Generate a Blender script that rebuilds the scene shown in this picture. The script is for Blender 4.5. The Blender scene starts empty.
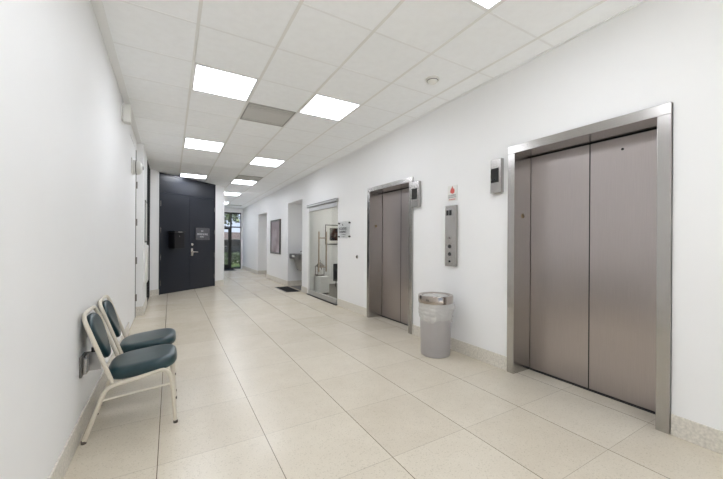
import bpy, bmesh, math, random
from mathutils import Vector, Matrix
random.seed(7)
SC = bpy.context.scene
COL = SC.collection

# ------------------------------------------------------------------ camera
CAM_Z = 1.2569
yaw, roll = 0.5276, -0.0064
cd = bpy.data.cameras.new('camera')
cam = bpy.data.objects.new('camera', cd); COL.objects.link(cam)
cd.sensor_fit = 'HORIZONTAL'; cd.sensor_width = 36.0
cd.lens = 327.5644 / 723 * 36.0
cd.shift_y = (241.8332 - 239.5) / 723
cd.clip_start = 0.02; cd.clip_end = 400
fwd = Vector((math.sin(yaw), math.cos(yaw), 0)); rgt = Vector((math.cos(yaw), -math.sin(yaw), 0)); up = Vector((0, 0, 1))
cr, sr = math.cos(roll), math.sin(roll)
r2 = rgt * cr - up * sr; u2 = rgt * sr + up * cr
cam.matrix_world = Matrix(((r2.x, u2.x, -fwd.x, 0), (r2.y, u2.y, -fwd.y, 0), (r2.z, u2.z, -fwd.z, CAM_Z), (0, 0, 0, 1)))
SC.camera = cam

# ------------------------------------------------------------------ world, sun, exposure
PANEL, PANEL_FAR = 10.0, 13.5            # radiance of the ceiling light panels
w = bpy.data.worlds.new('sky'); SC.world = w; w.use_nodes = True
nt = w.node_tree; nt.nodes.clear()
wo = nt.nodes.new('ShaderNodeOutputWorld'); bg = nt.nodes.new('ShaderNodeBackground')
tc = nt.nodes.new('ShaderNodeTexCoord'); sep = nt.nodes.new('ShaderNodeSeparateXYZ'); rp = nt.nodes.new('ShaderNodeValToRGB')
rp.color_ramp.elements[0].position = 0.0; rp.color_ramp.elements[0].color = (0.74, 0.83, 1.0, 1)
rp.color_ramp.elements[1].position = 0.5; rp.color_ramp.elements[1].color = (0.36, 0.55, 0.95, 1)
nt.links.new(tc.outputs['Generated'], sep.inputs[0]); nt.links.new(sep.outputs['Z'], rp.inputs[0])
nt.links.new(rp.outputs[0], bg.inputs[0]); bg.inputs[1].default_value = 1.0
nt.links.new(bg.outputs[0], wo.inputs[0])
sl = bpy.data.lights.new('sun', 'SUN'); sl.energy = 11.0; sl.angle = 0.01; sl.color = (1, 0.98, 0.95)
so = bpy.data.objects.new('sun', sl); COL.objects.link(so); so.rotation_euler = (math.radians(42), 0, math.radians(-35))
vs = SC.view_settings
vs.view_transform = 'Standard'; vs.look = 'None'; vs.gamma = 1; vs.use_curve_mapping = False
vs.exposure = 0.29
SC.cycles.max_bounces = 10; SC.cycles.diffuse_bounces = 8; SC.cycles.glossy_bounces = 5
SC.cycles.transparent_max_bounces = 12
SC.cycles.sample_clamp_indirect = 6.0
SC.cycles.caustics_reflective = False; SC.cycles.caustics_refractive = False

# ------------------------------------------------------------------ helpers
def lin(c):
    return tuple(((v / 255) / 12.92 if v / 255 <= 0.04045 else ((v / 255 + 0.055) / 1.055) ** 2.4) for v in c) + (1,)

def mat(name, rgb, rough=0.5, metal=0.0, noise=0.0, scale=20.0, bump=0.0, stretch=None, spec=0.5, coat=0.0, emit=None):
    m = bpy.data.materials.new(name); m.use_nodes = True
    t = m.node_tree; b = t.nodes['Principled BSDF']
    c = lin(rgb)
    b.inputs['Base Color'].default_value = c
    b.inputs['Roughness'].default_value = rough; b.inputs['Metallic'].default_value = metal
    b.inputs['Specular IOR Level'].default_value = spec
    if coat: b.inputs['Coat Weight'].default_value = coat
    if emit:
        b.inputs['Emission Color'].default_value = c; b.inputs['Emission Strength'].default_value = emit
    if noise or bump:
        co = t.nodes.new('ShaderNodeTexCoord'); mp = t.nodes.new('ShaderNodeMapping'); n = t.nodes.new('ShaderNodeTexNoise')
        t.links.new(co.outputs['Object'], mp.inputs[0]); t.links.new(mp.outputs[0], n.inputs['Vector'])
        n.inputs['Scale'].default_value = scale; n.inputs['Detail'].default_value = 4
        if stretch: mp.inputs['Scale'].default_value = stretch
        if noise:
            r = t.nodes.new('ShaderNodeValToRGB')
            r.color_ramp.elements[0].position = 0.3; r.color_ramp.elements[1].position = 0.7
            r.color_ramp.elements[0].color = tuple(min(1, v * (1 - noise)) for v in c[:3]) + (1,)
            r.color_ramp.elements[1].color = tuple(min(1, v * (1 + noise)) for v in c[:3]) + (1,)
            t.links.new(n.outputs['Fac'], r.inputs[0]); t.links.new(r.outputs[0], b.inputs['Base Color'])
        if bump:
            bp = t.nodes.new('ShaderNodeBump'); bp.inputs['Strength'].default_value = bump; bp.inputs['Distance'].default_value = 0.002
            t.links.new(n.outputs['Fac'], bp.inputs['Height']); t.links.new(bp.outputs[0], b.inputs['Normal'])
    return m

class MB:
    def __init__(s): s.bm = bmesh.new()
    def box(s, x0, x1, y0, y1, z0, z1, bev=0.0):
        t = bmesh.new()
        vs_ = [t.verts.new((x, y, z)) for x in (x0, x1) for y in (y0, y1) for z in (z0, z1)]
        for f in ((0, 1, 3, 2), (4, 6, 7, 5), (0, 4, 5, 1), (2, 3, 7, 6), (0, 2, 6, 4), (1, 5, 7, 3)):
            t.faces.new([vs_[i] for i in f])
        if bev: bmesh.ops.bevel(t, geom=list(t.edges), offset=bev, segments=2, affect='EDGES', profile=0.6)
        s.join(t); return s
    def join(s, t, M=None):
        if M is not None: bmesh.ops.transform(t, matrix=M, verts=t.verts)
        me = bpy.data.meshes.new('tmp'); t.to_mesh(me); s.bm.from_mesh(me); bpy.data.meshes.remove(me); t.free()
    def hexa(s, p):           # eight points: bottom ring of four then top ring of four
        v = [s.bm.verts.new(q) for q in p]
        for f in ((3, 2, 1, 0), (4, 5, 6, 7), (0, 1, 5, 4), (1, 2, 6, 5), (2, 3, 7, 6), (3, 0, 4, 7)):
            s.bm.faces.new([v[i] for i in f])
        return s
    def tube(s, path, r, n=10, closed=False, sx=1.0):
        path = [Vector(p) for p in path]; rings = []
        m = len(path); ref = None
        for i, p in enumerate(path):
            a = path[(i - 1) % m] if (i or closed) else p; b = path[(i + 1) % m] if (i < m - 1 or closed) else p
            d = (b - a).normalized()
            if ref is None: ref = Vector((0, 1, 0)) if abs(d.y) < 0.9 else Vector((1, 0, 0))
            u = (ref - d * ref.dot(d)).normalized(); v = d.cross(u); ref = u
            rr = r[i] if isinstance(r, (list, tuple)) else r
            rings.append([s.bm.verts.new(p + (u * math.cos(2 * math.pi * k / n) * sx + v * math.sin(2 * math.pi * k / n)) * rr) for k in range(n)])
        for i in range(m if closed else m - 1):
            A, B = rings[i], rings[(i + 1) % m]
            for k in range(n): s.bm.faces.new((A[k], A[(k + 1) % n], B[(k + 1) % n], B[k]))
        if not closed:
            s.bm.faces.new(rings[0][::-1]); s.bm.faces.new(rings[-1])
        return s
    def lathe(s, prof, c, axis='z', n=32, cap=True):
        rings = []
        for (r, h) in prof:
            ring = []
            for k in range(n):
                a = 2 * math.pi * k / n; x, y = r * math.cos(a), r * math.sin(a)
                q = (c[0] + x, c[1] + y, c[2] + h) if axis == 'z' else ((c[0] + h, c[1] + x, c[2] + y) if axis == 'x' else (c[0] + x, c[1] + h, c[2] + y))
                ring.append(s.bm.verts.new(q))
            rings.append(ring)
        for A, B in zip(rings, rings[1:]):
            for k in range(n): s.bm.faces.new((A[k], A[(k + 1) % n], B[(k + 1) % n], B[k]))
        if cap: s.bm.faces.new(rings[0][::-1]); s.bm.faces.new(rings[-1])
        return s
    def prism(s, pts, d):      # planar polygon (3D points) extruded along vector d
        a = [s.bm.verts.new(p) for p in pts]; b = [s.bm.verts.new(Vector(p) + Vector(d)) for p in pts]
        n = len(pts); s.bm.faces.new(a[::-1]); s.bm.faces.new(b)
        for k in range(n): s.bm.faces.new((a[k], a[(k + 1) % n], b[(k + 1) % n], b[k]))
        return s
    def build(s, name, m, parent=None, smooth=False, M=None):
        if M is not None: bmesh.ops.transform(s.bm, matrix=M, verts=s.bm.verts)
        bmesh.ops.recalc_face_normals(s.bm, faces=s.bm.faces)
        if parent is not None:
            off = Vector(parent.get('_o', (0, 0, 0)))
            bmesh.ops.translate(s.bm, vec=-off, verts=s.bm.verts)
        me = bpy.data.meshes.new(name); s.bm.to_mesh(me); s.bm.free(); me.materials.append(m)
        if smooth:
            for p in me.polygons: p.use_smooth = True
            if smooth != 'all': me.set_sharp_from_angle(angle=math.radians(40))
        o = bpy.data.objects.new(name, me); COL.objects.link(o)
        if parent is not None:
            o.parent = parent; o['_o'] = tuple(parent.get('_o', (0, 0, 0)))
        return o

def tag(o, label=None, cat=None, group=None, kind=None):
    if label: o['label'] = label
    if cat: o['category'] = cat
    if group: o['group'] = group
    if kind: o['kind'] = kind
    return o

def thing(name, loc, label, cat, group=None, kind=None):
    o = bpy.data.objects.new(name, None); COL.objects.link(o); o.location = loc; o.empty_display_size = 0.05
    o['_o'] = tuple(loc)
    return tag(o, label, cat, group, kind)

def copy_tree(o, parent=None):
    c = o.copy(); COL.objects.link(c)
    if parent: c.parent = parent
    for ch in list(o.children): copy_tree(ch, c)
    return c

def struct(name, mb, m, parent=None, smooth=False):
    o = mb.build(name, m, parent, smooth)
    if parent is None: o['kind'] = 'structure'
    return o

def text_line(par, m, *a, M=None, name='text_line'):
    t = MB(); marks(t, *a); return t.build(name, m, par, M=M)
def marks(mb, org, U, V, N, width, height, n, seed, gap=0.35, lift=0.0015):
    """a row of small letter-like strokes, n characters wide"""
    rg = random.Random(seed); org, U, V, N = Vector(org), Vector(U), Vector(V), Vector(N)
    step = width / n; wch = step * (1 - gap)
    def bar(a, b, c, d):
        p = [org + U * x + V * y for x, y in ((a, c), (b, c), (b, d), (a, d))]
        mb.prism(p, N * lift)
    for i in range(n):
        x = i * step; t = wch * 0.28; h = height
        k = rg.randrange(5)
        bar(x, x + t, 0, h)
        if k in (0, 1): bar(x + wch - t, x + wch, 0, h)
        if k in (0, 2, 3): bar(x + t, x + wch - (t if k == 0 else 0), h - t, h)
        if k in (1, 3): bar(x + t, x + wch - (t if k == 1 else 0), h * 0.42, h * 0.42 + t)
        if k in (2, 3, 4): bar(x + t, x + wch, 0, t)

# ------------------------------------------------------------------ materials
WALL = mat('white_paint', (234, 234, 234), 0.55, noise=0.006, scale=3, spec=0.3)
TRIMW = mat('white_trim', (236, 236, 234), 0.5)
STEEL = mat('brushed_steel', (182, 179, 176), 0.22, 1.0, noise=0.04, scale=6, stretch=(60, 60, 1), bump=0.02)
def brushed(m, amount=0.75):
    t = m.node_tree; b = t.nodes['Principled BSDF']
    tg = t.nodes.new('ShaderNodeTangent'); tg.direction_type = 'RADIAL'; tg.axis = 'Z'
    b.inputs['Anisotropic'].default_value = amount; b.inputs['Anisotropic Rotation'].default_value = 0.0
    t.links.new(tg.outputs[0], b.inputs['Tangent'])
STEELD = mat('steel_door_panel', (183, 175, 173), 0.30, 1.0, noise=0.04, scale=5, stretch=(60, 60, 1), bump=0.02); brushed(STEELD)
CHROME = mat('polished_steel', (205, 200, 195), 0.12, 1.0)
DKGREY = mat('dark_grey_metal', (70, 70, 70), 0.45, 0.6)
BLACK = mat('black_plastic', (14, 14, 14), 0.35)
SCREEN = mat('dark_display', (26, 25, 22), 0.2)
NAVY = mat('navy_paint', (32, 36, 45), 0.33, noise=0.03, scale=4, spec=0.45)
CREAM = mat('cream_powder_coat', (214, 206, 190), 0.4, spec=0.5)
TEAL = mat('dark_teal_vinyl', (20, 50, 56), 0.30, noise=0.10, scale=30, bump=0.10, coat=0.15)
GREYP = mat('grey_plastic', (166, 162, 161), 0.5, noise=0.02, scale=5)
WPLAST = mat('white_plastic', (224, 223, 219), 0.45)
LEAF = mat('leaf_green', (48, 64, 34), 0.6, noise=0.35, scale=2.5)
LEAFT = mat('tree_leaf_green', (70, 84, 58), 0.6, noise=0.4, scale=1.2)
BARK = mat('bark', (70, 58, 48), 0.9, noise=0.2, scale=8)
MATB = mat('black_mat_pile', (12, 11, 11), 0.95, noise=0.4, scale=90, bump=0.6)
CARPET = mat('dark_grey_carpet', (112, 110, 106), 0.95, noise=0.15, scale=60)
VENTG = mat('grey_perforated_metal', (150, 149, 146), 0.6)
TBAR = mat('ceiling_grid_white', (238, 239, 240), 0.5)
DIFF = mat('light_diffuser', (243, 247, 255), 0.5, emit=PANEL)
DIFF2 = mat('light_diffuser_far_boost', (243, 247, 255), 0.5, emit=PANEL_FAR)  # far panels glow stronger to brighten the far floor and ceiling
RUBBER = mat('dark_rubber', (92, 84, 76), 0.8)

def floor_mat():
    m = bpy.data.materials.new('terrazzo_tile'); m.use_nodes = True
    t = m.node_tree; L = t.links.new; b = t.nodes['Principled BSDF']; N = t.nodes.new
    co = N('ShaderNodeTexCoord'); sp = N('ShaderNodeSeparateXYZ'); L(co.outputs['Object'], sp.inputs[0])
    def M(op, a, bb=None, cc=None):
        n = N('ShaderNodeMath'); n.operation = op
        for i, v in enumerate((a, bb, cc)):
            if v is None: continue
            if isinstance(v, (int, float)): n.inputs[i].default_value = v
            else: L(v, n.inputs[i])
        return n.outputs[0]
    S = 0.5926
    ux = M('DIVIDE', M('SUBTRACT', sp.outputs[0], -0.0573), S); uy = M('DIVIDE', M('SUBTRACT', sp.outputs[1], 1.5574), S)
    ix = M('FLOOR', ux); iy = M('FLOOR', uy)
    def edge(u): return M('MULTIPLY', M('SUBTRACT', 0.5, M('ABSOLUTE', M('SUBTRACT', M('FRACT', u), 0.5))), S)
    lx = M('LESS_THAN', edge(ux), 0.0022); ly = M('LESS_THAN', edge(uy), 0.0015)
    g = M('MAXIMUM', lx, M('MULTIPLY', ly, 0.45))
    cb = N('ShaderNodeCombineXYZ'); L(ix, cb.inputs[0]); L(iy, cb.inputs[1])
    wn = N('ShaderNodeTexWhiteNoise'); wn.noise_dimensions = '2D'; L(cb.outputs[0], wn.inputs['Vector'])
    n1 = N('ShaderNodeTexNoise'); n1.inputs['Scale'].default_value = 130; n1.inputs['Detail'].default_value = 3
    n2 = N('ShaderNodeTexNoise'); n2.inputs['Scale'].default_value = 3.2; n2.inputs['Detail'].default_value = 6; n2.inputs['Roughness'].default_value = 0.65
    vr = N('ShaderNodeTexVoronoi'); vr.inputs['Scale'].default_value = 120
    L(co.outputs['Object'], n1.inputs['Vector']); L(co.outputs['Object'], n2.inputs['Vector']); L(co.outputs['Object'], vr.inputs['Vector'])
    r = N('ShaderNodeValToRGB')
    e = r.color_ramp.elements; e[0].position = 0.25; e[0].color = lin((196, 185, 166)); e[1].position = 0.75; e[1].color = lin((219, 211, 195))
    v = M('ADD', M('MULTIPLY', n1.outputs['Fac'], 0.45), M('MULTIPLY', n2.outputs['Fac'], 0.42))
    v = M('ADD', v, M('MULTIPLY', wn.outputs['Value'], 0.14))
    L(v, r.inputs[0])
    # darker stone chips
    sc_ = N('ShaderNodeSeparateColor'); L(vr.outputs['Color'], sc_.inputs[0])
    chip = M('MULTIPLY', M('LESS_THAN', sc_.outputs[0], 0.14), M('LESS_THAN', vr.outputs['Distance'], 0.5))
    mx = N('ShaderNodeMix'); mx.data_type = 'RGBA'; L(M('MULTIPLY', chip, 0.30), mx.inputs['Factor']); L(r.outputs[0], mx.inputs['A']); mx.inputs['B'].default_value = lin((158, 148, 126))
    m2 = N('ShaderNodeMix'); m2.data_type = 'RGBA'; L(g, m2.inputs['Factor']); L(mx.outputs['Result'], m2.inputs['A']); m2.inputs['B'].default_value = lin((104, 94, 80))
    L(m2.outputs['Result'], b.inputs['Base Color'])
    b.inputs['Roughness'].default_value = 0.27; b.inputs['Specular IOR Level'].default_value = 0.5
    return m
FLOOR = floor_mat()

def terrazzo_base():
    m = mat('terrazzo_baseboard', (211, 206, 196), 0.45, noise=0.16, scale=60)
    return m
BASE = terrazzo_base()

def tile_mat():
    m = mat('ceiling_tile', (248, 250, 252), 0.9, noise=0.02, scale=14, bump=0.15, spec=0.1)
    return m
TILE = tile_mat()

def glass_mat(name, tint, refl=0.06, haze=0.0):
    m = bpy.data.materials.new(name); m.use_nodes = True
    t = m.node_tree; t.nodes.clear(); L = t.links.new
    o = t.nodes.new('ShaderNodeOutputMaterial'); tr = t.nodes.new('ShaderNodeBsdfTransparent'); gl = t.nodes.new('ShaderNodeBsdfGlossy')
    fr = t.nodes.new('ShaderNodeLayerWeight'); fr.inputs[0].default_value = 0.5; pw = t.nodes.new('ShaderNodeMath'); pw.operation = 'POWER'; pw.inputs[1].default_value = 5; ad = t.nodes.new('ShaderNodeMath'); ad.operation = 'MULTIPLY_ADD'; ad.inputs[1].default_value = 0.7; ad.inputs[2].default_value = 0.03; mx = t.nodes.new('ShaderNodeMixShader')
    tr.inputs[0].default_value = tint; gl.inputs['Roughness'].default_value = 0.02; 
    L(fr.outputs['Facing'], pw.inputs[0]); L(pw.outputs[0], ad.inputs[0]); L(ad.outputs[0], mx.inputs[0]); L(tr.outputs[0], mx.inputs[1]); L(gl.outputs[0], mx.inputs[2]); L(mx.outputs[0], o.inputs[0])
    return m
GLASS = glass_mat('clear_glass', (0.93, 0.935, 0.925, 1))
ACRYL = glass_mat('clear_acrylic', (0.985, 0.99, 0.99, 1))

def bag_mat():
    m = bpy.data.materials.new('translucent_bag'); m.use_nodes = True
    t = m.node_tree; L = t.links.new; b = t.nodes['Principled BSDF']; o = t.nodes['Material Output']
    b.inputs['Base Color'].default_value = lin((226, 224, 220)); b.inputs['Roughness'].default_value = 0.25
    tr = t.nodes.new('ShaderNodeBsdfTransparent'); mx = t.nodes.new('ShaderNodeMixShader'); mx.inputs[0].default_value = 0.38
    L(b.outputs[0], mx.inputs[1]); L(tr.outputs[0], mx.inputs[2]); L(mx.outputs[0], o.inputs[0])
    return m
BAG = bag_mat()

def perf_mat():
    m = mat('perforated_grille', (150, 149, 146), 0.6)
    t = m.node_tree; L = t.links.new; b = t.nodes['Principled BSDF']
    co = t.nodes.new('ShaderNodeTexCoord'); v = t.nodes.new('ShaderNodeTexVoronoi'); v.inputs['Scale'].default_value = 110; v.inputs['Randomness'].default_value = 0
    L(co.outputs['Object'], v.inputs['Vector'])
    r = t.nodes.new('ShaderNodeValToRGB'); r.color_ramp.interpolation = 'CONSTANT'
    r.color_ramp.elements[0].color = lin((90, 90, 88)); r.color_ramp.elements[1].position = 0.28; r.color_ramp.elements[1].color = lin((200, 199, 196))
    L(v.outputs['Distance'], r.inputs[0]); L(r.outputs[0], b.inputs['Base Color'])
    return m
PERF = perf_mat()

def art_mat(name, ca, cb_, cc, scale):
    m = bpy.data.materials.new(name); m.use_nodes = True
    t = m.node_tree; L = t.links.new; b = t.nodes['Principled BSDF']; b.inputs['Roughness'].default_value = 0.25
    co = t.nodes.new('ShaderNodeTexCoord'); n = t.nodes.new('ShaderNodeTexNoise'); n.inputs['Scale'].default_value = scale
    L(co.outputs['Object'], n.inputs['Vector']); r = t.nodes.new('ShaderNodeValToRGB')
    r.color_ramp.elements[0].position = 0.38; r.color_ramp.elements[0].color = lin(ca)
    r.color_ramp.elements[1].position = 0.62; r.color_ramp.elements[1].color = lin(cb_)
    e = r.color_ramp.elements.new(0.5); e.color = lin(cc)
    L(n.outputs['Fac'], r.inputs[0]); L(r.outputs[0], b.inputs['Base Color'])
    return m

# ------------------------------------------------------------------ room measures
XW, XL = 2.863, -0.493
XT = 3.16                       # back of the right wall
YB, YE = -3.0, 15.75            # behind the viewer, far end
def zc(y): return 2.9745 - 0.014 * y
E1 = (0.836, 2.048, 2.192); E2 = (3.507, 4.695, 2.15)
GD = (5.83, 7.43, 2.125); NI = (7.89, 9.04, 2.325); OP = (11.40, 12.70, 2.25)
PL = Vector((-0.235, 8.87, 0)); PR = Vector((1.075, 9.98, 0))        # ends of the navy door
DU = (PR - PL).normalized(); DN = Vector((DU.y, -DU.x, 0))           # along it / out of it towards the corridor
ZV = Vector((0, 0, 1))

# ------------------------------------------------------------------ structure
struct('floor', MB().box(-0.9, 6.4, YB - 0.15, YE + 0.16, -0.15, 0), FLOOR)
c = MB()
c.hexa([(-0.9, YB - .15, zc(YB - .15)), (6.4, YB - .15, zc(YB - .15)), (6.4, YE + .16, zc(YE + .16)), (-0.9, YE + .16, zc(YE + .16)),
        (-0.9, YB - .15, 3.2), (6.4, YB - .15, 3.2), (6.4, YE + .16, 3.2), (-0.9, YE + .16, 3.2)])
struct('ceiling', c, TILE)

def zbox(mb, x0, x1, y0, y1, d0, d1):          # box hanging from the gently falling ceiling, d below it
    mb.hexa([(x0, y0, zc(y0) - d1), (x1, y0, zc(y0) - d1), (x1, y1, zc(y1) - d1), (x0, y1, zc(y1) - d1),
             (x0, y0, zc(y0) - d0), (x1, y0, zc(y0) - d0), (x1, y1, zc(y1) - d0), (x0, y1, zc(y1) - d0)])
T = 0.6096; GX = [0.1754 + T * i for i in range(5)]; GY0 = 1.6139
g = MB()
for x in GX: zbox(g, x - .012, x + .012, YB, YE, -.001, .004)
struct('trim_1', g, mat('main_tee_white', (232, 232, 230), 0.5)); g = MB()
for k in range(-7, 24): zbox(g, XL + .06, XW, GY0 + k * T - .008, GY0 + k * T + .008, -.001, .002)
struct('trim_3', g, TBAR)
g = MB(); zbox(g, XL, XL + .066, YB, 8.9, -.001, .003); zbox(g, XL + .060, XL + .068, YB, 8.9, .002, .010); zbox(g, XW - .02, XW, YB, YE, -.001, .010)
struct('trim_2', g, TBAR)

# right wall, with its openings
wb = MB()
def full(y0, y1): wb.box(XW, XT, y0, y1, 0, 3.1)
full(YB, E1[0]); full(E1[1], E2[0]); full(E2[1], GD[0]); wb.box(XW, 3.0, GD[1], NI[0] - .12, 0, 3.1); wb.box(XW, XT, NI[0] - .12, NI[0], 0, 3.1); full(NI[1], OP[0]); full(OP[1], YE)
for a in (E1, E2, GD, NI, OP): wb.box(XW, XT, a[0], a[1], a[2] + .002, 3.1)
for a in (E1, E2): wb.box(3.15, 3.22, a[0] - .05, a[1] + .05, 0, 2.3)  # unseen slabs added behind the elevators to stop light leaking through gaps
wb.box(3.34, 3.44, NI[0] - .12, NI[1] + .1, 0, 2.6)                        # niche back, sides and head
wb.box(XT, 3.34, NI[0] - .12, NI[0], 0, 2.6); wb.box(XT, 3.34, NI[1], NI[1] + .1, 0, 2.6); wb.box(XT, 3.34, NI[0], NI[1], NI[2], 2.6)
wb.box(XT, 4.4, OP[1], OP[1] + .1, 0, 2.6); wb.box(XT, 4.4, OP[0] - .1, OP[0], 0, 2.6); wb.box(4.3, 4.4, OP[0], OP[1], 0, 2.6); wb.box(XT, 4.3, OP[0], OP[1], OP[2] + .2, 2.6)
struct('wall_right', wb, WALL)
bb = MB(); BT = 0.012; BH = 0.137
for y0, y1 in ((YB, E1[0]), (E1[1], E2[0]), (E2[1], GD[0]), (GD[1], NI[0]), (NI[1], OP[0]), (OP[1], YE)): bb.box(XW - BT, XW, y0, y1, 0, BH, .003)
bb.box(XW, 3.34, NI[1] - BT, NI[1], 0, BH); bb.box(3.34 - BT, 3.34, NI[0], NI[1], 0, BH); bb.box(XW, 4.3, OP[1] - BT, OP[1], 0, BH)
struct('baseboard_right', bb, BASE)

# left wall: long near run, pier, run up to the navy doors
lw = MB()
D2 = (5.52, 6.42)
lw.box(XL - .2, XL, YB, D2[0], 0, 3.1); lw.box(XL - .2, XL - .05, D2[0], 6.6, 0, 3.1)
lw.box(XL - .2, XL - .012, 6.5, 6.6, 0, 3.1); lw.box(XL - .2, XL, D2[0], 6.5, 2.73, 3.1)
lw.box(XL - .2, -0.40, 6.6, 7.60, 0, 3.1); lw.box(XL - .2, -0.43, 7.60, 8.92, 0, 3.1)
struct('wall_left', lw, WALL)
lb = MB()
lb.box(XL, XL + BT, YB, D2[0] - .05, 0, 0.14, .003)
lb.box(XL - .012, -0.40 + BT, 6.6 - BT, 6.6, 0, 0.15, .002); lb.box(-0.40, -0.40 + BT, 6.6, 7.60, 0, 0.15, .002)
struct('baseboard_left', lb, BASE)

# wall that carries the navy doors: left return, right pier and the hall's inner side
def slab(mb, a, b, n, d0, d1, z0, z1):           # vertical slab between plan points a,b, from d0 to d1 along n
    a, b, n = Vector(a), Vector(b), Vector(n)
    p = [a + n * d0, b + n * d0, b + n * d1, a + n * d1]
    mb.hexa([(q.x, q.y, z0) for q in p] + [(q.x, q.y, z1) for q in p])
nw = MB()
A0 = PL - DU * 0.225; B1 = PR + DU * 0.345
slab(nw, A0, PL, DN, -.25, .0, 0, 3.1); slab(nw, PR, B1, DN, -.25, 0, 0, 3.1)
slab(nw, PL, PR, DN, -.25, -.09, 0, 3.1)
nw.box(B1.x - .2, B1.x, B1.y - .02, YE, 0, 3.1); nw.box(XL - .2, A0.x + .02, 8.87, 9.3, 0, 3.1)
struct('wall_diagonal', nw, WALL)
nb = MB(); slab(nb, A0, PL, DN, 0, BT, 0, BH); slab(nb, PR, B1 + DU * .012, DN, 0, BT, 0, BH); nb.box(B1.x, B1.x + BT, B1.y - .01, YE, 0, BH)
struct('baseboard_diagonal', nb, BASE)

ew = MB()
EX0, EX1, EZ = 1.55, 2.785, 2.55
ew.box(1.2, EX0, YE, YE + .15, 0, 3.1); ew.box(EX1, XT, YE, YE + .15, 0, 3.1); ew.box(EX0, EX1, YE, YE + .15, EZ, 3.1)
struct('wall_end', ew, WALL)
struct('wall_back', MB().box(-0.9, XL + .1, YB - .15, YB, 0, 3.1).box(XW - .1, XT, YB - .15, YB, 0, 3.1).box(XL + .1, XW - .1, YB - .15, YB, 2.75, 3.1), WALL)

# office behind the glass door
ow = MB()
ow.box(3.44, 6.3, 8.9, 9.0, 0, 2.9); ow.box(6.2, 6.3, 5.1, 8.9, 0, 2.9); ow.box(XT, 6.3, 5.0, 5.1, 0, 2.9)
ow.box(XT, 6.3, 5.1, 8.9, 2.62, 2.7)
struct('wall_office', ow, WALL)
struct('floor_office', MB().box(XT - .25, 6.2, 5.1, 8.9, 0, .006), CARPET)
struct('baseboard_office', MB().box(3.44, 6.2, 8.885, 8.9, .006, .13), TRIMW)

# ------------------------------------------------------------------ doors of the setting
# white flush door at the end of the near left wall
d = thing('door_2', (XL, 6.0, 0), 'tall white flush door set in the left wall beyond the chairs', 'door', kind='structure')
MB().box(XL - .045, XL - .001, D2[0] + .01, D2[1] - .012, .008, 2.72).build('leaf', WALL, d)
MB().box(XL - .05, XL + .004, D2[1], D2[1] + .08, 0, 2.72, .001).build('frame', mat('grey_door_frame', (112, 111, 107), 0.5), d)
for z in (.33, .93, 1.55, 2.15):
    MB().lathe([(.012, 0), (.012, .11)], (XL + .014, D2[1] - .01, z - .055), n=12).box(XL, XL + .006, D2[1] - .03, D2[1] + .03, z - .055, z + .055).build('hinge', mat('satin_hinge', (120, 117, 112), 0.4, 0.5), d)
# dark door seen edge-on just before the corner
d = thing('door_3', (-.43, 8.3, 0), 'tall dark navy door seen almost edge-on beside the left corner', 'door', kind='structure')
MB().box(-.43, -.402, 7.62, 8.86, .008, zc(8.3) - .012, .002).build('leaf', mat('black_door', (20, 20, 22), 0.8, spec=0.1), d)
MB().box(-.402, -.392, 7.74, 7.84, .92, 1.12, .002).build('lock_plate', DKGREY, d)

# navy double door
d = thing('door_1', tuple((PL + PR) / 2), 'tall navy double door with transom panel, closed, set diagonally', 'double door', kind='structure')
W = (PR - PL).length; ZT = 2.39; TOP = zc(9.9) - .01
def nslab(name, m, s0, s1, d0, d1, z0, z1, par=None):
    mb = MB(); slab(mb, PL + DU * s0, PL + DU * s1, DN, d0, d1, z0, z1); return mb.build(name, m, par)
mid = 0.86
fm = MB()
for s0, s1, z0, z1 in ((0, .03, 0, TOP), (W - .03, W, 0, TOP), (0, W, TOP - .03, TOP)): slab(fm, PL + DU * s0, PL + DU * s1, DN, -.09, .004, z0, z1)
fm.build('frame', NAVY, d)
nslab('transom_panel', NAVY, .034, W - .034, -.05, -.006, ZT, TOP - .034, d)
lf = nslab('leaf', NAVY, .034, mid - .002, -.05, -.006, .008, ZT - .005, d)
rf = nslab('leaf', NAVY, mid + .002, W - .034, -.05, -.006, .008, ZT - .005, d)
for lf_, s in ((lf, .034), (rf, W - .034)):
    for z in (.27, .87, 1.50, 2.12):
        p = PL + DU * s + DN * .006
        MB().lathe([(.009, -.06), (.009, .06)], (p.x, p.y, z), n=12).build('hinge', STEEL, lf_)
p = PL + DU * (mid + .07) + DN * -.006
Mh = Matrix.Translation(p) @ Matrix(((DU.x, DN.x, 0, 0), (DU.y, DN.y, 0, 0), (0, 0, 1, 0), (0, 0, 0, 1)))   # local x along the door, y outwards
lv = MB(); lv.box(-.035, .035, 0, .012, .87, 1.06, .004); lv.lathe([(.018, 0), (.018, .05)], (0, 0, .97), 'y', 16)
lv.tube([(0, .05, .97), (.03, .055, .97), (.14, .055, .965)], .012, 10)
tag(lv.build('lever_handle', CHROME, rf, True, Mh), 'chrome lever handle')
dbm = MB(); dbm.lathe([(.036, 0), (.036, .014), (.028, .024)], (0, 0, 1.16), 'y', 20)
tag(dbm.build('deadbolt', CHROME, rf, True, Mh), 'chrome deadbolt')
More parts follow.
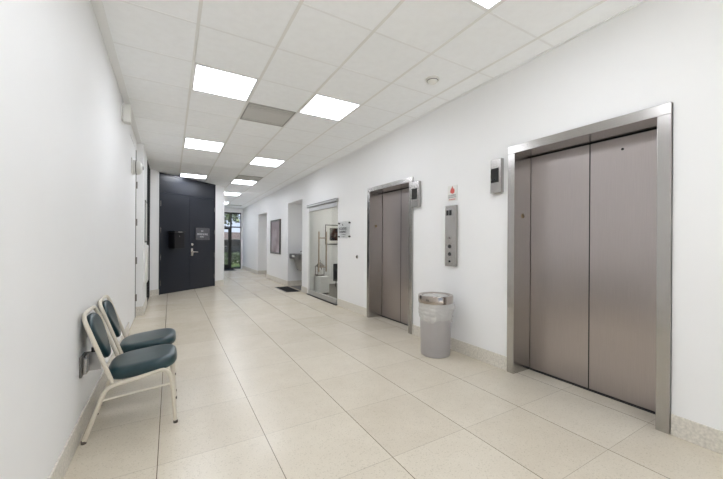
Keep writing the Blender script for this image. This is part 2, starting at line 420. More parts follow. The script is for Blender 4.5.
# plaque and mail box on the navy doors
Mn = Matrix.Translation(PL + DN * -.006) @ Matrix(((DU.x, DN.x, 0, 0), (DU.y, DN.y, 0, 0), (0, 0, 1, 0), (0, 0, 0, 1)))
q = thing('door_sign', tuple(PL + DU * 1.27 + ZV * 1.3), 'dark rectangular sign with white lettering on the right leaf of the navy door', 'sign')
s0, s1, z0, z1 = 1.03, 1.50, 1.28, 1.60
PLQ = mat('charcoal_plaque', (84, 84, 88), 0.35, noise=0.15, scale=12)
WTXT = mat('white_lettering', (225, 225, 228), 0.5)
MB().box(s0, s1, .018, .024, z0, z1, .002).build('panel', PLQ, q, M=Mn)
for x in (s0 + .03, s1 - .03):
    for z in (z0 + .03, z1 - .03): MB().lathe([(.009, 0), (.009, .028)], (x, 0, z), 'y', 12).build('standoff', CHROME, q, M=Mn)
U, V, N_ = (1, 0, 0), (0, 0, 1), (0, 1, 0)
text_line(q, WTXT, (s0 + .18, .024, z1 - .105), U, V, N_, .07, .04, 3, 1, M=Mn)
text_line(q, WTXT, (s0 + .05, .024, z1 - .19), U, V, N_, .36, .045, 14, 2, M=Mn)
text_line(q, WTXT, (s0 + .14, .024, z1 - .25), U, V, N_, .14, .034, 6, 3, M=Mn)
q = thing('mail_box', tuple(PL + DU * .36 + ZV * 1.08), 'black metal drop box mounted on the left leaf of the navy door', 'mailbox')
BLK = mat('black_enamel', (16, 15, 17), 0.4)
MB().box(.25, .53, 0, .20, 1.07, 1.45, .006).build('body', BLK, q, M=Mn)
MB().box(.24, .54, 0, .22, 1.452, 1.48, .006).build('lid', BLK, q, M=Mn)
MB().box(.33, .44, .22, .224, 1.457, 1.472).build('slot_label', CHROME, q, M=Mn)
MB().lathe([(.010, 0), (.010, .008)], (.38, .20, 1.36), 'y', 12).build('lock', CHROME, q, M=Mn)

# unseen glazed front, added behind the viewer to let in daylight for the ceiling
FRB = mat('added_window_frame', (60, 60, 58), 0.45, 0.3)
d = thing('added_window_1', ((XL + XW) / 2, YB, 0), 'unseen glazed front added behind the viewpoint to let in daylight', 'window', kind='structure')
f = MB()
for x in (XL + .1, .7, 1.6, XW - .15): f.box(x, x + .05, YB - .11, YB - .04, 0, 2.75)
for z in (0, 2.1, 2.70): f.box(XL + .15, XW - .15, YB - .11, YB - .04, z, z + .05)
f.build('frame', FRB, d)
for x0, x1 in ((XL + .15, .7), (.75, 1.6), (1.65, XW - .15)):
    for z0, z1 in ((.05, 2.1), (2.15, 2.70)): MB().box(x0, x1, YB - .08, YB - .072, z0, z1).build('pane', GLASS, d)
struct('added_ground_front', MB().box(-20, 20, -40, YB - .15, -.2, -.02), mat('pale_bounce_ground', (222, 220, 214), 0.9, noise=0.06, scale=2))  # unseen pale ground added to bounce sunlight up into the hall

# glazed entrance at the far end
d = thing('door_4', ((EX0 + EX1) / 2, YE, 0), 'dark framed glass entrance door with sidelight and transom at the far end', 'door', kind='structure')
FR = mat('dark_bronze_frame', (40, 39, 37), 0.45, 0.3)
f = MB()
for a in ((EX0, EX1, EZ - .06, EZ), (EX0, EX1, 1.865, 1.915), (EX0, EX1, 0, .05)): f.box(a[0], a[1], YE + .03, YE + .10, a[2], a[3])
for x in (EX0, EX0 + .06, EX1 - .012, 2.355): f.box(x - (.012 if x > 2.7 else .03), x + (.012 if x > 2.7 else .03), YE + .03, YE + .10, .05, EZ - .06)
f.build('frame', FR, d)
lf = MB()
for a in ((EX0 + .09, 2.325, 1.78, 1.86), (EX0 + .09, 2.325, .05, .20)): lf.box(a[0], a[1], YE + .04, YE + .09, a[2], a[3])
for x in (EX0 + .13, 2.285): lf.box(x - .04, x + .04, YE + .04, YE + .09, .20, 1.78)
lf = lf.build('leaf', FR, d)
MB().tube([(2.2, YE + .04, 1.02), (2.2, YE - .02, 1.02), (1.75, YE - .02, 1.02), (1.75, YE + .04, 1.02)], .014, 10).build('push_bar', STEEL, lf)
MB().box(EX0 + .17, 2.245, YE + .06, YE + .068, .20, 1.78).build('pane', GLASS, lf)
MB().box(2.385, EX1 - .024, YE + .06, YE + .068, .05, 1.865).build('sidelight_glass', GLASS, d)
MB().box(EX0 + .03, EX1 - .024, YE + .06, YE + .068, 1.915, EZ - .06).build('transom_glass', GLASS, d)

# sliding glass office door in its frame
d = thing('door_5', (XW, 6.68, 0), 'sliding glass office door with long steel pull and overhead track', 'door', kind='structure')
ALU = mat('satin_aluminium', (188, 188, 186), 0.35, 0.8)
f = MB(); f.box(XW - .03, XW + .10, GD[1] - .07, GD[1], 0, 2.05, .003); f.box(XW, XW + .10, GD[0], GD[0] + .02, 0, 2.05)
f.build('frame', TRIMW, d)
MB().box(XW - .055, XW + .06, GD[0], GD[1], 2.055, 2.12, .004).build('track', ALU, d)
MB().box(XW - .06, XW - .056, GD[0], GD[1], 2.105, 2.112).box(XW - .06, XW - .056, GD[0], GD[1], 2.058, 2.064).build('track_groove', DKGREY, d)
MB().box(XW - .03, XW + .04, GD[0] + .02, GD[1] - .07, 1.96, 2.05, .003).build('top_rail', ALU, d)
MB().box(XW - .03, XW + .04, GD[0] + .02, GD[1] - .07, .02, .115, .003).build('bottom_rail', ALU, d)
MB().box(XW - .05, XW + .06, GD[0], GD[1], 0, .018).build('threshold', DKGREY, d)
MB().box(XW - .002, XW + .008, GD[0] + .02, GD[1] - .07, .115, 1.96).build('pane', GLASS, d)
h = MB()
PY = 6.60
for x in (XW - .085, XW + .09): h.tube([(x, PY, .60), (x, PY, 1.475)], .017, 14)
for z in (.70, 1.335): h.tube([(XW - .085, PY, z), (XW + .09, PY, z)], .012, 12)
tag(h.build('pull_handle', mat('bronze_steel', (176, 163, 146), 0.3, 0.9), d, True), 'long vertical satin steel bar pull')

# ------------------------------------------------------------------ ceiling lights and grilles
def light(name, x, y, label, group='square ceiling light panels', ty=.61):
    o = thing(name, (x + T / 2, y + ty / 2, zc(y + ty / 2)), label, 'ceiling light', group)
    f = MB()
    for a in ((x + .012, x + .03, y + .012, y + ty - .012), (x + T - .03, x + T - .012, y + .012, y + ty - .012)): zbox(f, *a, -.0005, .006)
    for a in ((x + .03, x + T - .03, y + .012, y + .026), (x + .03, x + T - .03, y + ty - .026, y + ty - .012)): zbox(f, *a, -.0005, .006)
    f.build('frame', TBAR, o)
    f = MB(); zbox(f, x + .03, x + T - .03, y + .026, y + ty - .026, -.0005, .004); f.build('diffuser', DIFF2 if y > 5 else DIFF, o)
def row(k): return GY0 + k * T
light('ceiling_light', GX[0], row(3), 'square lit ceiling panel nearest on the left side, left of grey grille')
light('ceiling_light', GX[0], row(7), 'middle one of the three square lit ceiling panels leading to the navy door')
light('ceiling_light', GX[0], row(12) - .10, 'lit ceiling panel right above the top of the navy door', ty=.43)
light('ceiling_light', GX[2], row(-1), 'lit ceiling panel cut off by the top edge of the photo')
light('ceiling_light', GX[2], row(3), 'bright square ceiling panel just right of the near grey grille')
light('ceiling_light', GX[2], row(8), 'lit ceiling panel second along the right-hand line, ahead of the far grille')
light('ceiling_light', GX[2], row(12), 'lit ceiling panel directly beyond the far grey grille')
light('ceiling_light', GX[2], row(16) - .15, 'farthest small lit ceiling panel toward the glass entrance')
light('ceiling_light', GX[2], row(20), 'faint small lit ceiling panel at the far end, partly behind the white pier')
for x, y, s in ((GX[0], row(-1), 'left'), (GX[0], row(-5), 'left, farther back'), (GX[2], row(-5), 'right, farther back')):  # unseen panels, added along the same rows to light the near hall
    light('ceiling_light', x, y, 'unseen lit ceiling panel added behind the viewpoint, ' + s)
def grille(x, y, label, ty=.61, inset=.012):
    o = thing('ceiling_grille', (x + T / 2, y + ty / 2, zc(y + ty / 2)), label, 'vent', 'grey ceiling grilles')
    f = MB()
    for a in ((x + .012, x + .026, y + .012, y + ty - .012), (x + T - .026, x + T - .012, y + .012, y + ty - .012), (x + .026, x + T - .026, y + .012, y + .026), (x + .026, x + T - .026, y + ty - .026, y + ty - .012)): zbox(f, *a, -.0005, .007)
    f.build('frame', VENTG, o)
    f = MB(); zbox(f, x + .026, x + T - .026, y + .026, y + ty - .026, -.0005, .004); f.build('perforated_plate', PERF, o)
grille(GX[1], row(4), 'large grey perforated ceiling grille between the two nearest lit panels')
grille(GX[2], row(11), 'grey perforated ceiling grille against the edge of a lit panel, halfway along')
grille(GX[3], row(21) + .1, 'thin grey grille far along the ceiling by the entrance', ty=.3)
o = thing('smoke_detector', (2.32, 2.55, zc(2.55)), 'round white smoke detector on the ceiling near the right wall', 'smoke detector')
z = zc(2.55)
MB().lathe([(.070, .001), (.070, -.012), (.064, -.018)], (2.32, 2.55, z)).build('base', WPLAST, o, True)
MB().lathe([(.056, -.018), (.052, -.034), (.036, -.046), (.010, -.05)], (2.32, 2.55, z)).build('dome', WPLAST, o, True)
MB().lathe([(.0565, -.020), (.0565, -.025)], (2.32, 2.55, z)).build('vent_slot', DKGREY, o)

# ------------------------------------------------------------------ elevators
def elevator(a, label, hole):
    y0, y1, zt = a[0] + .002, a[1] - .002, a[2]; jw = .073; hh = .076 if hole else .065; fx = XW - .022; dx = 3.10
    o = thing('elevator_door', (XW, (y0 + y1) / 2, 0), label, 'elevator', 'steel elevator doors')
    MB().box(fx, dx + .02, y0, y0 + jw, 0, zt - hh, .003).build('jamb', STEEL, o)
    MB().box(fx, dx + .02, y1 - jw, y1, 0, zt - hh, .003).build('jamb', STEEL, o)
    MB().box(fx, dx + .02, y0, y1, zt - hh, zt, .003).build('header', STEEL, o)
    ym = (y0 + y1) / 2
    for i, (p, q) in enumerate(((y0 + jw - .01, ym - .004), (ym + .004, y1 - jw - (.003 if hole else .007)))):
        pn = MB().box(dx, dx + .03, p, q, .014, zt - hh - .012, .002).build('door_panel', STEELD, o)
        if i == 1: MB().box(dx - .0015, dx + .03, ym - .0035, ym + .0035, .014, zt - hh - .012).build('seam_dark_strip', BLACK, pn)  # black strip stands in for the dark gap between the panels
        if i == 0 and hole: MB().lathe([(.010, 0), (.010, .004)], (dx - .003, ym - .235, zt - .185), 'x', 14).build('keyhole', BLACK, pn)
    MB().box(dx + .031, dx + .045, y0 + jw - .01, y1 - jw + .01, 0, zt - hh + .01).build('gap_shade_sheet', BLACK, o)  # black sheet behind the panels, standing in for shade in the gaps
    MB().box(dx - .012, dx + .04, y0 + jw, y1 - jw, 0, .008).build('sill', DKGREY, o)
    MB().lathe([(.022, 0), (.022, -.003)], (dx - .13, y1 - jw, 1.52), 'y', 18).build('floor_number_plate', mat('brass_plate', (150, 132, 104), 0.35, 0.9), o)
    return o
elevator(E1, 'wide brushed steel elevator entrance nearest on the right, two closed panels', True)
elevator(E2, 'farther brushed steel elevator entrance, left of the trash can', False)

def lantern(y0, y1, z0, z1, label):
    o = thing('hall_lantern', (XW, (y0 + y1) / 2, z0), label, 'indicator', 'elevator hall lanterns')
    x = XW - .045
    MB().box(x, XW, y0, y1, z0, z1, .004).build('housing', STEEL, o)
    h = z1 - z0; ww = y1 - y0
    ds = MB().box(x - .002, x + .001, y0 + ww * .22, y1 - ww * .06, z0 + h * .31, z0 + h * .73).build('display', SCREEN, o)
    t = MB(); t.prism([(x - .003, y0 + ww * .47, z0 + h * .38), (x - .003, y0 + ww * .66, z0 + h * .38), (x - .003, y0 + ww * .565, z0 + h * .44)], (.001, 0, 0)); t.build('arrow', DKGREY, ds)
lantern(2.105, 2.232, 1.757, 2.098, 'steel hall lantern with dark square display left of the near elevator')
lantern(3.352, 3.502, 1.727, 2.068, 'steel hall lantern with dark display at upper right of the far elevator')

o = thing('call_panel', (XW, 2.82, .98), 'tall narrow steel call button panel on the wall between the elevators', 'control panel')
x = XW - .035
pb = MB().box(x, XW, 2.708, 2.876, .978, 1.69, .004).build('faceplate', STEEL, o)
for y in (2.775, 2.82): MB().box(x - .002, x, y, y + .034, 1.575, 1.635).build('indicator_window', BLACK, o)
for z in (1.21, 1.12): MB().lathe([(.022, 0), (.022, -.004)], (x, 2.80, z), 'x', 18).build('call_button', DKGREY, o)
MB().lathe([(.015, 0), (.015, -.004)], (x, 2.80, 1.31), 'x', 18).build('lamp', STEELD, o)
MB().lathe([(.012, 0), (.012, -.004)], (x, 2.80, 1.035), 'x', 14).build('key_switch', BLACK, o)

o = thing('fire_sign', (XW, 2.79, 1.75), 'small white sign with red flame pictogram above the call panel', 'sign')
MB().box(XW - .006, XW, 2.715, 2.865, 1.745, 1.925, .001).build('panel', WPLAST, o)
RED = mat('red_print', (202, 92, 84), 0.6); INK = mat('grey_ink', (110, 108, 108), 0.6)
fl = MB()
pts = [(0, -.045), (.030, -.035), (.036, -.005), (.022, .02), (.012, .012), (.004, .048), (-.016, .02), (-.03, .005), (-.034, -.025)]
fl.prism([(XW - .0075, 2.79 - a, 1.872 + b) for a, b in pts], (.0015, 0, 0)); fl.build('flame_pictogram', RED, o)
U, V, N_ = (0, -1, 0), (0, 0, 1), (-1, 0, 0)
text_line(o, INK, (XW - .006, 2.85, 1.803), U, V, N_, .12, .015, 11, 5)
text_line(o, INK, (XW - .006, 2.853, 1.782), U, V, N_, .125, .013, 12, 6)
tag(text_line(o, RED, (XW - .006, 2.84, 1.756), U, V, N_, .10, .014, 9, 8), 'red text line')

# acrylic office plaque and the small stop button beside the glass door
o = thing('wall_plaque', (XW, 5.56, 1.32), 'clear acrylic sign with dark lettering beside the glass office door', 'sign')
MB().box(XW - .028, XW - .022, 5.30, 5.79, 1.325, 1.64).build('acrylic_sheet', ACRYL, o)
for y in (5.33, 5.76):
    for z in (1.355, 1.61): MB().lathe([(.014, 0), (.014, -.034)], (XW, y, z), 'x', 14).build('standoff', DKGREY, o)
DINK = mat('black_lettering', (40, 40, 42), 0.5)
text_line(o, DINK, (XW - .028, 5.60, 1.565), U, V, N_, .05, .032, 2, 11, .2)
text_line(o, DINK, (XW - .028, 5.735, 1.485), U, V, N_, .33, .045, 10, 12, .18)
text_line(o, DINK, (XW - .028, 5.735, 1.425), U, V, N_, .29, .040, 9, 13, .2)
text_line(o, INK, (XW - .028, 5.66, 1.385), U, V, N_, .21, .014, 14, 14)
text_line(o, INK, (XW - .028, 5.64, 1.35), U, V, N_, .17, .013, 11, 15)
o = thing('door_button', (XW, 5.06, .99), 'tiny round metal button on the wall left of the far elevator', 'button')
MB().lathe([(.032, 0), (.032, -.008), (.026, -.011)], (XW, 5.06, .99), 'x', 20).build('rim', STEEL, o, True)
MB().lathe([(.020, -.011), (.016, -.020)], (XW, 5.06, .99), 'x', 18).build('knob', DKGREY, o, True)

# ------------------------------------------------------------------ trash can
TX, TY = 2.585, 2.768
o = thing('trash_can', (TX, TY, 0), 'grey plastic trash can with clear liner and steel rim against the wall', 'trash can')
MB().lathe([(.150, 0), (.158, .006), (.160, .02), (.178, .60), (.172, .60), (.154, .02), (.14, .012)], (TX, TY, 0), n=48).build('body', GREYP, o, True)
rg = random.Random(3)
bg_ = MB(); n = 72; rings = []
for j in range(17):
    tt = j / 16; z = .602 - tt * .205
    ring = []
    for k in range(n):
        a = 2 * math.pi * k / n
        r = .183 - .002 * tt + .004 * math.sin(math.pi * tt) + .004 * math.sin(6 * a + 9 * tt) * tt + .0045 * math.sin(17 * a + 4 * math.sin(5 * tt * 3 + a)) * (0.4 + tt)
        r += .004 * math.sin(31 * tt + 3 * math.sin(2 * a + 1)) * (1 - abs(2 * tt - 1))
        r += .030 * math.exp(-((tt - .28) / .22) ** 2) * max(0, math.cos(a + 0.9)) ** 10   # bunched knot towards the right
        zz = z + (0.016 * math.sin(3 * a + .6) + .008 * math.sin(8 * a)) * tt
        ring.append(bg_.bm.verts.new((TX + r * math.cos(a), TY + r * math.sin(a), zz)))
    rings.append(ring)
for A, B in zip(rings, rings[1:]):
    for k in range(n): bg_.bm.faces.new((A[k], A[(k + 1) % n], B[(k + 1) % n], B[k]))
tag(bg_.build('liner_bag', BAG, o, 'all'), 'wrinkled translucent plastic liner folded over the rim')
MB().lathe([(.186, .588), (.191, .586), (.192, .60), (.192, .662), (.188, .670), (.176, .672), (.150, .662), (.148, .655), (.172, .664), (.184, .655), (.185, .59)], (TX, TY, 0), n=56, cap=False).build('rim_band', mat('rim_steel', (176, 167, 160), 0.16, 1.0), o, True)
ib = MB(); rings = []
for j in range(9):
    r = .150 * (1 - j / 8.2)
    rings.append([ib.bm.verts.new((TX + r * math.cos(2 * math.pi * k / 40), TY + r * math.sin(2 * math.pi * k / 40), .658 - .05 * (j / 8) + .012 * math.sin(5 * k * .157 + j) * (j > 0))) for k in range(40)])
for A, B in zip(rings, rings[1:]):
    for k in range(40): ib.bm.faces.new((A[k], A[(k + 1) % 40], B[(k + 1) % 40], B[k]))
ib.bm.faces.new(rings[-1]); ib.build('liner_top', BAG, o, 'all')

# ------------------------------------------------------------------ stacking chairs (seat faces +x)
def arc(p0, p1, p2, n=5):
    p0, p1, p2 = Vector(p0), Vector(p1), Vector(p2)
    return [tuple(p0 * (1 - t) ** 2 + p1 * 2 * t * (1 - t) + p2 * t * t) for t in [i / n for i in range(n + 1)]]
def cushion(prof_fn, nu, nv, name, m, par):
    pass
def superpad(mb, cx, cz, a, b, th, tilt, e=3.2, nu=48, nv=10, squash=None):
    """puffy pad: rounded outline (half sizes a along local x, b along y), thickness th, tilted about y"""
    ct, st = math.cos(tilt), math.sin(tilt)
    rings = []
    for j in range(-nv, nv + 1):
        ph = math.pi / 2 * j / nv
        zz = math.copysign(abs(math.sin(ph)) ** 0.75, ph) * th; k_ = abs(math.cos(ph)) ** 0.42
        ring = []
        for i in range(nu):
            t = 2 * math.pi * i / nu
            x = math.copysign(abs(math.cos(t)) ** (2 / e), math.cos(t)) * a; y = math.copysign(abs(math.sin(t)) ** (2 / e), math.sin(t)) * b
            inset = (1 - k_) * min(a, b) * (1 if abs(j) == nv else .9)
            if abs(j) == nv: sx = sy = .12
            else: sx = 1 - inset / a * .55; sy = 1 - inset / b * .55
            x *= sx; y *= sy
            if squash: x, y = squash(x, y)
            ring.append(mb.bm.verts.new((cx + x * ct - zz * st, y, cz + x * st + zz * ct)))
        rings.append(ring)
    for A, B in zip(rings, rings[1:]):
        for k in range(nu): mb.bm.faces.new((A[k], A[(k + 1) % nu], B[(k + 1) % nu], B[k]))
    mb.bm.faces.new(rings[0][::-1]); mb.bm.faces.new(rings[-1])
def chair(loc, label):
    o = thing('stacking_chair', (0, 0, 0), label, 'chair', 'banquet chairs along the left wall')
    H = .197; R = .0125
    s = MB(); superpad(s, .054, .402, .203, .205, .044, math.radians(6), 3.6); s.build('seat', TEAL, o, 'all')
    # back pad: shield shape in the plane of the reclined uprights
    bt = math.atan2(.42, -.135)
    s = MB(); superpad(s, -.192, .614, .158, .172, .024, bt, 2.5, squash=lambda x, y: (x, y * (0.76 + 0.24 * max(-1, min(1, x / .10))) ))
    bmesh.ops.translate(s.bm, vec=(-.012, 0, 0), verts=s.bm.verts)
    s.build('backrest', TEAL, o, 'all')
    # back frame: an inverted U of tube
    path = [(-.105, -H, .345), (-.232, -H, .715)] + arc((-.232, -H, .715), (-.258, -H, .787), (-.258, -H + .085, .787)) + [(-.258, 0, .790)]
    path = path + [(x, -y, z) for x, y, z in path[:-1][::-1]]
    MB().tube(path, R, 12, sx=1.0).build('back_frame', CREAM, o, True)
    for sg in (-1, 1):
        y = sg * H
        rl = MB().tube([(-.245, y, .012), (-.155, y, .28)] + arc((-.155, y, .28), (-.133, y, .330), (-.075, y, .336)) + [(.02, y, .352)], R, 12).build('leg', CREAM, o, True)
        MB().lathe([(.0145, 0), (.0145, .018)], (-.247, y, 0), n=14).build('foot_glide', RUBBER, rl)
        fl_ = MB().tube([(.246, y, .012), (.224, y, .28)] + arc((.224, y, .28), (.214, y, .392), (.150, y, .378)) + [(.02, y, .352)], R, 12).build('leg', CREAM, o, True)
        MB().lathe([(.0145, 0), (.0145, .018)], (.247, y, 0), n=14).build('foot_glide', RUBBER, fl_)
        MB().tube([(-.165, y, .245), (.226, y, .278)], .0065, 8).build('side_brace', CREAM, o, True)
    MB().tube([(-.06, -H, .338), (-.06, H, .338)], .010, 8).tube([(.15, -H, .378), (.15, H, .378)], .010, 8).build('cross_rail', CREAM, o, True)
    o.location = loc
    return o
c1 = chair((-.21, 2.80, 0), 'cream framed chair with dark teal vinyl seat, nearer of the two')
c2 = copy_tree(c1); c2.location = (-.210, 3.335, 0)
c2['label'] = 'cream framed teal vinyl chair farther along the wall, partly hidden by the nearer chair'

# ------------------------------------------------------------------ fittings on the left wall
o = thing('outlet_box', (XL, 2.8, .38), 'steel outlet box on the left wall behind the nearer chair', 'outlet')
MB().box(XL, XL + .012, 2.67, 2.80, .385, .515, .003).build('back_plate', mat('dull_steel', (128, 126, 122), 0.4, 0.7), o)
MB().box(XL + .012, XL + .035, 2.69, 2.78, .398, .502, .006).build('cover', STEEL, o)
MB().box(XL, XL + .085, 2.83, 2.845, .375, .505, .003).build('flip_lid', mat('pale_steel', (186, 184, 182), 0.35, 0.7), o)
MB().lathe([(.014, 0), (.014, .03)], (XL + .05, 2.815, .505), n=14).build('latch', DKGREY, o)
o = thing('emergency_light', (XL, 4.66, 2.62), 'white plastic box fixed high on the left wall', 'wall fitting')
MB().box(XL + .012, XL + .085, 4.60, 4.72, 2.615, 2.825, .014).build('housing', WPLAST, o, True)
MB().box(XL, XL + .012, 4.585, 4.735, 2.635, 2.805, .002).build('back_plate', TRIMW, o)
o = thing('fire_alarm_strobe', (XL, 5.8, 2.3), 'round white alarm speaker dome on the left wall above door height', 'alarm')
MB().box(XL - .0, XL + .016, 5.68, 5.90, 2.22, 2.44, .004).build('back_plate', WPLAST, o)
MB().lathe([(.104, .016), (.104, .07), (.092, .105), (.055, .128), (.012, .133)], (XL, 5.79, 2.32), 'x', 32).build('dome', mat('alarm_plastic', (212, 212, 208), 0.4), o, True)
MB().lathe([(.1055, .050), (.1055, .060)], (XL, 5.79, 2.32), 'x', 32, cap=False).build('seam_ring', DKGREY, o)
MB().lathe([(.030, .125), (.028, .144), (.012, .148)], (XL, 5.79, 2.32), 'x', 18).build('lens', GREYP, o, True)
o = thing('notice_frame', (-.40, 7.3, 1.2), 'narrow framed notice seen edge-on on the left wall past the white door', 'notice')
MB().box(-.40, -.39, 6.98, 7.48, 1.22, 1.98, .003).build('frame', BLACK, o)
MB().box(-.39, -.388, 7.01, 7.45, 1.25, 1.95).build('sheet', WPLAST, o)
o = thing('wall_cabinet', (-.40, 7.5, .5), 'shallow white box on the left wall beneath the framed notice', 'cabinet')
MB().box(-.40, -.372, 7.10, 7.56, .48, 1.17, .004).build('body', WPLAST, o)
MB().box(-.372, -.366, 7.12, 7.54, .50, 1.15, .002).build('door', WPLAST, o)

# ------------------------------------------------------------------ hall picture, fountain, mats
o = thing('framed_picture', (XW, 10.25, .86), 'dark framed mauve picture on the right wall past the drinking fountain', 'picture')
FRM = mat('dark_pewter_frame', (82, 78, 76), 0.4, 0.3); y0, y1, z0, z1 = 9.73, 10.79, .865, 1.93
f = MB()
for a in ((y0, y1, z0, z0 + .05), (y0, y1, z1 - .05, z1), (y0, y0 + .05, z0 + .05, z1 - .05), (y1 - .05, y1, z0 + .05, z1 - .05)): f.box(XW - .04, XW, *a, .004)
f.build('frame', FRM, o)
MB().box(XW - .02, XW - .001, y0 + .05, y1 - .05, z0 + .05, z1 - .05).build('canvas', art_mat('mauve_print', (136, 120, 122), (176, 166, 168), (156, 142, 145), 1.6), o)

o = thing('drinking_fountain', (3.34, 8.55, .45), 'grey steel drinking fountain hung in the wall niche', 'drinking fountain')
s = MB()
out = [(2.88, 8.97), (2.88, 8.20), (2.93, 8.10), (3.336, 8.10), (3.336, 9.03), (2.93, 9.03)]
s.prism([(x, y, .785) for x, y in out], (0, 0, .13)); s.bm.normal_update()
bmesh.ops.bevel(s.bm, geom=list(s.bm.edges), offset=.012, segments=2, affect='EDGES')
GS = mat('fountain_steel', (140, 139, 138), 0.35, 0.9)
s.build('basin', GS, o)
MB().lathe([(.17, .0), (.17, .003), (.13, .003), (.02, .001)], (3.08, 8.60, .915), n=28).build('bowl_rim', CHROME, o, True)
MB().hexa([(2.99, 8.20, .47), (3.335, 8.20, .47), (3.335, 8.62, .47), (2.99, 8.62, .47), (2.93, 8.14, .784), (3.335, 8.14, .784), (3.335, 8.74, .784), (2.93, 8.74, .784)]).build('body', GS, o)
MB().tube([(3.2, 8.75, .915), (3.2, 8.75, .965), (3.16, 8.73, .985), (3.12, 8.70, .97)], .014, 10).build('spout', CHROME, o, True)
MB().box(2.876, 2.886, 8.50, 8.72, .83, .885, .002).build('push_bar', CHROME, o)

def floor_mat_obj(name, x0, x1, y0, y1, label):
    o = thing(name, ((x0 + x1) / 2, (y0 + y1) / 2, 0), label, 'mat')
    MB().box(x0, x1, y0, y1, 0, .006, .002).build('border', BLACK, o)
    MB().box(x0 + .03, x1 - .03, y0 + .03, y1 - .03, .006, .011, .002).build('pile', MATB, o)
floor_mat_obj('floor_mat', 2.46, 2.83, 7.90, 8.90, 'black rectangular floor mat in front of the drinking fountain')
floor_mat_obj('door_mat', 1.60, 2.45, 14.8, 15.7, 'dark mat on the floor inside the glass entrance')

# ------------------------------------------------------------------ inside the office
o = thing('low_cabinet', (3.15, 7.35, 0), 'low white cabinet inside the office behind the glass door', 'cabinet')
MB().box(3.03, 3.26, 7.10, 7.56, .05, .43, .004).build('body', TRIMW, o)
MB().box(3.04, 3.25, 7.12, 7.55, .006, .05).build('plinth', DKGREY, o)
for x in (3.04,): MB().box(x, x + .21, 7.088, 7.099, .07, .41, .001).build('door', TRIMW, o)
o = thing('candle_lantern', (3.140, 7.400, .43), 'small ornate grey lantern on top of the low white cabinet', 'lantern')
LG = mat('weathered_metal', (112, 104, 98), 0.6, 0.4)
MB().box(3.050, 3.230, 7.310, 7.490, .43, .455, .003).build('base', LG, o)
pm = MB()
for x in (3.060, 3.220):
    for y in (7.320, 7.480): pm.tube([(x, y, .455), (x, y, .66)], .009, 6)
pm.box(3.055, 3.225, 7.315, 7.485, .65, .67); pm.build('cage', LG, o)
MB().hexa([(3.040, 7.300, .67), (3.240, 7.300, .67), (3.240, 7.400, .67), (3.040, 7.400, .67), (3.120, 7.380, .745), (3.160, 7.380, .745), (3.160, 7.420, .745), (3.120, 7.420, .745)]).build('roof', LG, o)
MB().lathe([(.045, 0), (.045, .12), (.01, .125)], (3.140, 7.400, .455), n=20).build('candle', WPLAST, o, True)
pt = [(3.140 + .03 * math.cos(t), 7.400, .772 + .03 * math.sin(t)) for t in [2 * math.pi * k / 14 for k in range(14)]]
MB().tube(pt, .005, 6, closed=True).build('ring', LG, o)
o = thing('office_picture', (4.35, 8.9, 1.25), 'black framed picture with white mat on the office wall behind glass', 'picture')
x0, x1, z0, z1 = 3.93, 4.72, 1.17, 1.76
f = MB()
for a in ((x0, x1, z0, z0 + .025), (x0, x1, z1 - .025, z1), (x0, x0 + .025, z0 + .025, z1 - .025), (x1 - .025, x1, z0 + .025, z1 - .025)): f.box(a[0], a[1], 8.87, 8.9, a[2], a[3])
f.build('frame', BLACK, o)
MB().box(x0 + .025, x1 - .025, 8.882, 8.899, z0 + .025, z1 - .025).build('mat_board', WPLAST, o)
MB().box(x0 + .15, x1 - .15, 8.876, 8.882, z0 + .12, z1 - .10).build('print', art_mat('dark_brown_print', (24, 16, 14), (120, 120, 112), (70, 45, 38), 4.0), o)
o = thing('office_chair', (4.17, 8.02, 0), 'dark upholstered chair inside the office at the glass edge', 'chair')
DG = mat('charcoal_fabric', (50, 50, 50), 0.85, noise=0.1, scale=60)
cx, cy = 4.17, 8.02
s = MB(); superpad(s, cx, .45, .24, .24, .05, 0, 3.5); bmesh.ops.translate(s.bm, vec=(0, cy, 0), verts=s.bm.verts); s.build('seat', DG, o, 'all')
s = MB(); superpad(s, cx + .22, .74, .24, .23, .04, math.radians(80), 3.5); bmesh.ops.translate(s.bm, vec=(0, cy, 0), verts=s.bm.verts); s.build('backrest', DG, o, 'all')
for ax in (-.2, .2):
    for ay in (-.2, .2): MB().tube([(cx + ax, cy + ay, .006), (cx + ax * .9, cy + ay * .9, .43)], .014, 8).build('leg', BLACK, o)
    MB().box(cx - .24, cx + .24, cy + ax * 1.3 - .035, cy + ax * 1.3 + .035, .16, .64, .02).build('armrest', DG, o, True)
o = thing('added_office_light', (4.4, 7.3, 2.62), 'unseen lit ceiling panel added to light the office behind the glass door', 'ceiling light')  # unseen panel, added to brighten the office seen through the glass
MB().box(4.05, 4.75, 7.0, 7.6, 2.608, 2.619).build('frame', TBAR, o)
MB().box(4.08, 4.72, 7.03, 7.57, 2.604, 2.608).build('diffuser', mat('added_office_diffuser', (255, 252, 244), 0.5, emit=27.0), o)

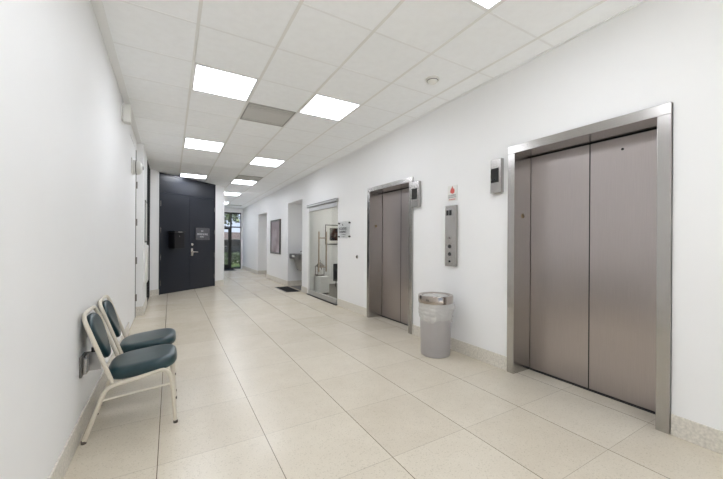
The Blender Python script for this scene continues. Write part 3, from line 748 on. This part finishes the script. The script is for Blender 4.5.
# ------------------------------------------------------------------ outdoors beyond the entrance
struct('ground', MB().box(-14, 30, YE + .16, 95, -.2, -.06), mat('asphalt', (150, 148, 145), 0.9, noise=0.1, scale=3))
struct('ground_lawn', MB().box(-10, 20, YE + 1.5, 20.6, -.06, -.03), mat('lawn', (98, 116, 62), 0.9, noise=0.25, scale=6))
def leaves(mb, n, fn, size, seed):
    rg = random.Random(seed)
    for _ in range(n):
        p = Vector(fn(rg)); a = Vector((rg.gauss(0, 1), rg.gauss(0, 1), rg.gauss(0, 1))).normalized(); b = a.orthogonal().normalized(); cc = a.cross(b)
        s = size * rg.uniform(.6, 1.3); l = s * 1.7
        v = [mb.bm.verts.new(q) for q in (p - cc * l * .5, p + b * s * .5, p + cc * l * .5, p - b * s * .5)]
        mb.bm.faces.new(v)
o = thing('hedge', (3, 19.0, -.03), 'clipped green hedge outside the glass entrance', 'hedge')
s = MB(); leaves(s, 5200, lambda r: (r.uniform(1.0, 4.2), 19.0 + r.uniform(-.4, .4), r.uniform(.0, .60) + .04 * r.gauss(0, 1)), .05, 4); s.build('foliage', LEAF, o)
s = MB()
for i in range(16): s.tube([(1.1 + i * .2, 19, -.03), (1.1 + i * .2 + .05, 19.03, .45)], .015, 6)
s.build('stem', BARK, o)
def tree(loc, h, rad, label, seed, n):
    o = thing('tree', loc, label, 'tree', 'trees outside the entrance'); x, y, z = loc; rg = random.Random(seed)
    s = MB(); s.tube([(x, y, z), (x + .1, y, z + h * .3), (x - .1, y + .1, z + h * .62)], [.16, .12, .07], 10); s.build('trunk', BARK, o, True)
    for i in range(4):
        a = i * 1.6 + seed
        MB().tube([(x + .08, y, z + h * (.34 + .05 * i)), (x + .5 * rad * math.cos(a), y + .5 * rad * math.sin(a), z + h * .58), (x + .85 * rad * math.cos(a), y + .85 * rad * math.sin(a), z + h * .78)], [.06, .045, .02], 8).build('branch', BARK, o, True)
    cl = [(x + rad * rg.uniform(-.8, .8), y + rad * rg.uniform(-.8, .8), z + h * rg.uniform(.55, .95), rad * rg.uniform(.25, .45)) for _ in range(16)]
    def fn(r):
        q = r.choice(cl); v = Vector((r.gauss(0, 1), r.gauss(0, 1), r.gauss(0, 1))).normalized() * q[3] * r.random() ** .4
        return (q[0] + v.x, q[1] + v.y, q[2] + v.z)
    s = MB(); leaves(s, n, fn, .15, seed + 1); s.build('foliage', LEAFT, o)
tree((2.3, 24.5, -.06), 5.0, 2.0, 'leafy tree outside left of the entrance sidelight', 3, 2400)
tree((7.4, 29.5, -.06), 5.4, 2.0, 'leafy tree outside, behind the first and to its right', 8, 2400)
# low house across the street
o = thing('house', (10, 66, -.06), 'low house with brown roof across the street outside', 'building')
MB().box(-8, 30, 66, 74, -.06, 1.85).build('wall', mat('house_render', (205, 202, 196), 0.8), o)
MB().hexa([(-9, 65, 1.7), (31, 65, 1.7), (31, 75, 1.7), (-9, 75, 1.7), (-6, 69.5, 3.0), (28, 69.5, 3.0), (28, 70.5, 3.0), (-6, 70.5, 3.0)]).build('roof', mat('roof_shingle', (74, 64, 60), 0.9, noise=0.15, scale=4), o)
for x in (2.5, 5.6, 8.2, 11.0): MB().box(x, x + 1.5, 65.95, 66, .6, 1.5).build('window', SCREEN, o)
# dark parked car
o = thing('parked_car', (3.2, 25.5, -.06), 'dark car parked outside beyond the hedge', 'car')
cx, cy, cz = 3.0, 23.0, -.06
prof = [(-2.2, .35), (-2.2, .75), (-1.9, .88), (-1.3, .92), (-.75, 1.38), (.75, 1.42), (1.5, .98), (2.15, .92), (2.25, .6), (2.2, .32)]
s = MB(); s.prism([(cx + a, cy - .85, cz + b) for a, b in prof], (0, 1.7, 0)); s.build('body', mat('dark_car_paint', (34, 36, 40), 0.25, 0.3, coat=0.6), o)
s = MB(); s.prism([(cx + a, cy - .86, cz + b) for a, b in [(-1.1, .95), (-.68, 1.3), (.68, 1.33), (1.25, .98)]], (0, 1.72, 0)); s.build('window', SCREEN, o)
for a in (-1.4, 1.4):
    for y in (cy - .87, cy + .67): MB().lathe([(.33, 0), (.33, .2)], (cx + a, y, cz + .33), 'y', 20).build('wheel', BLACK, o)

for o in bpy.data.objects:
    if '_o' in o: del o['_o']
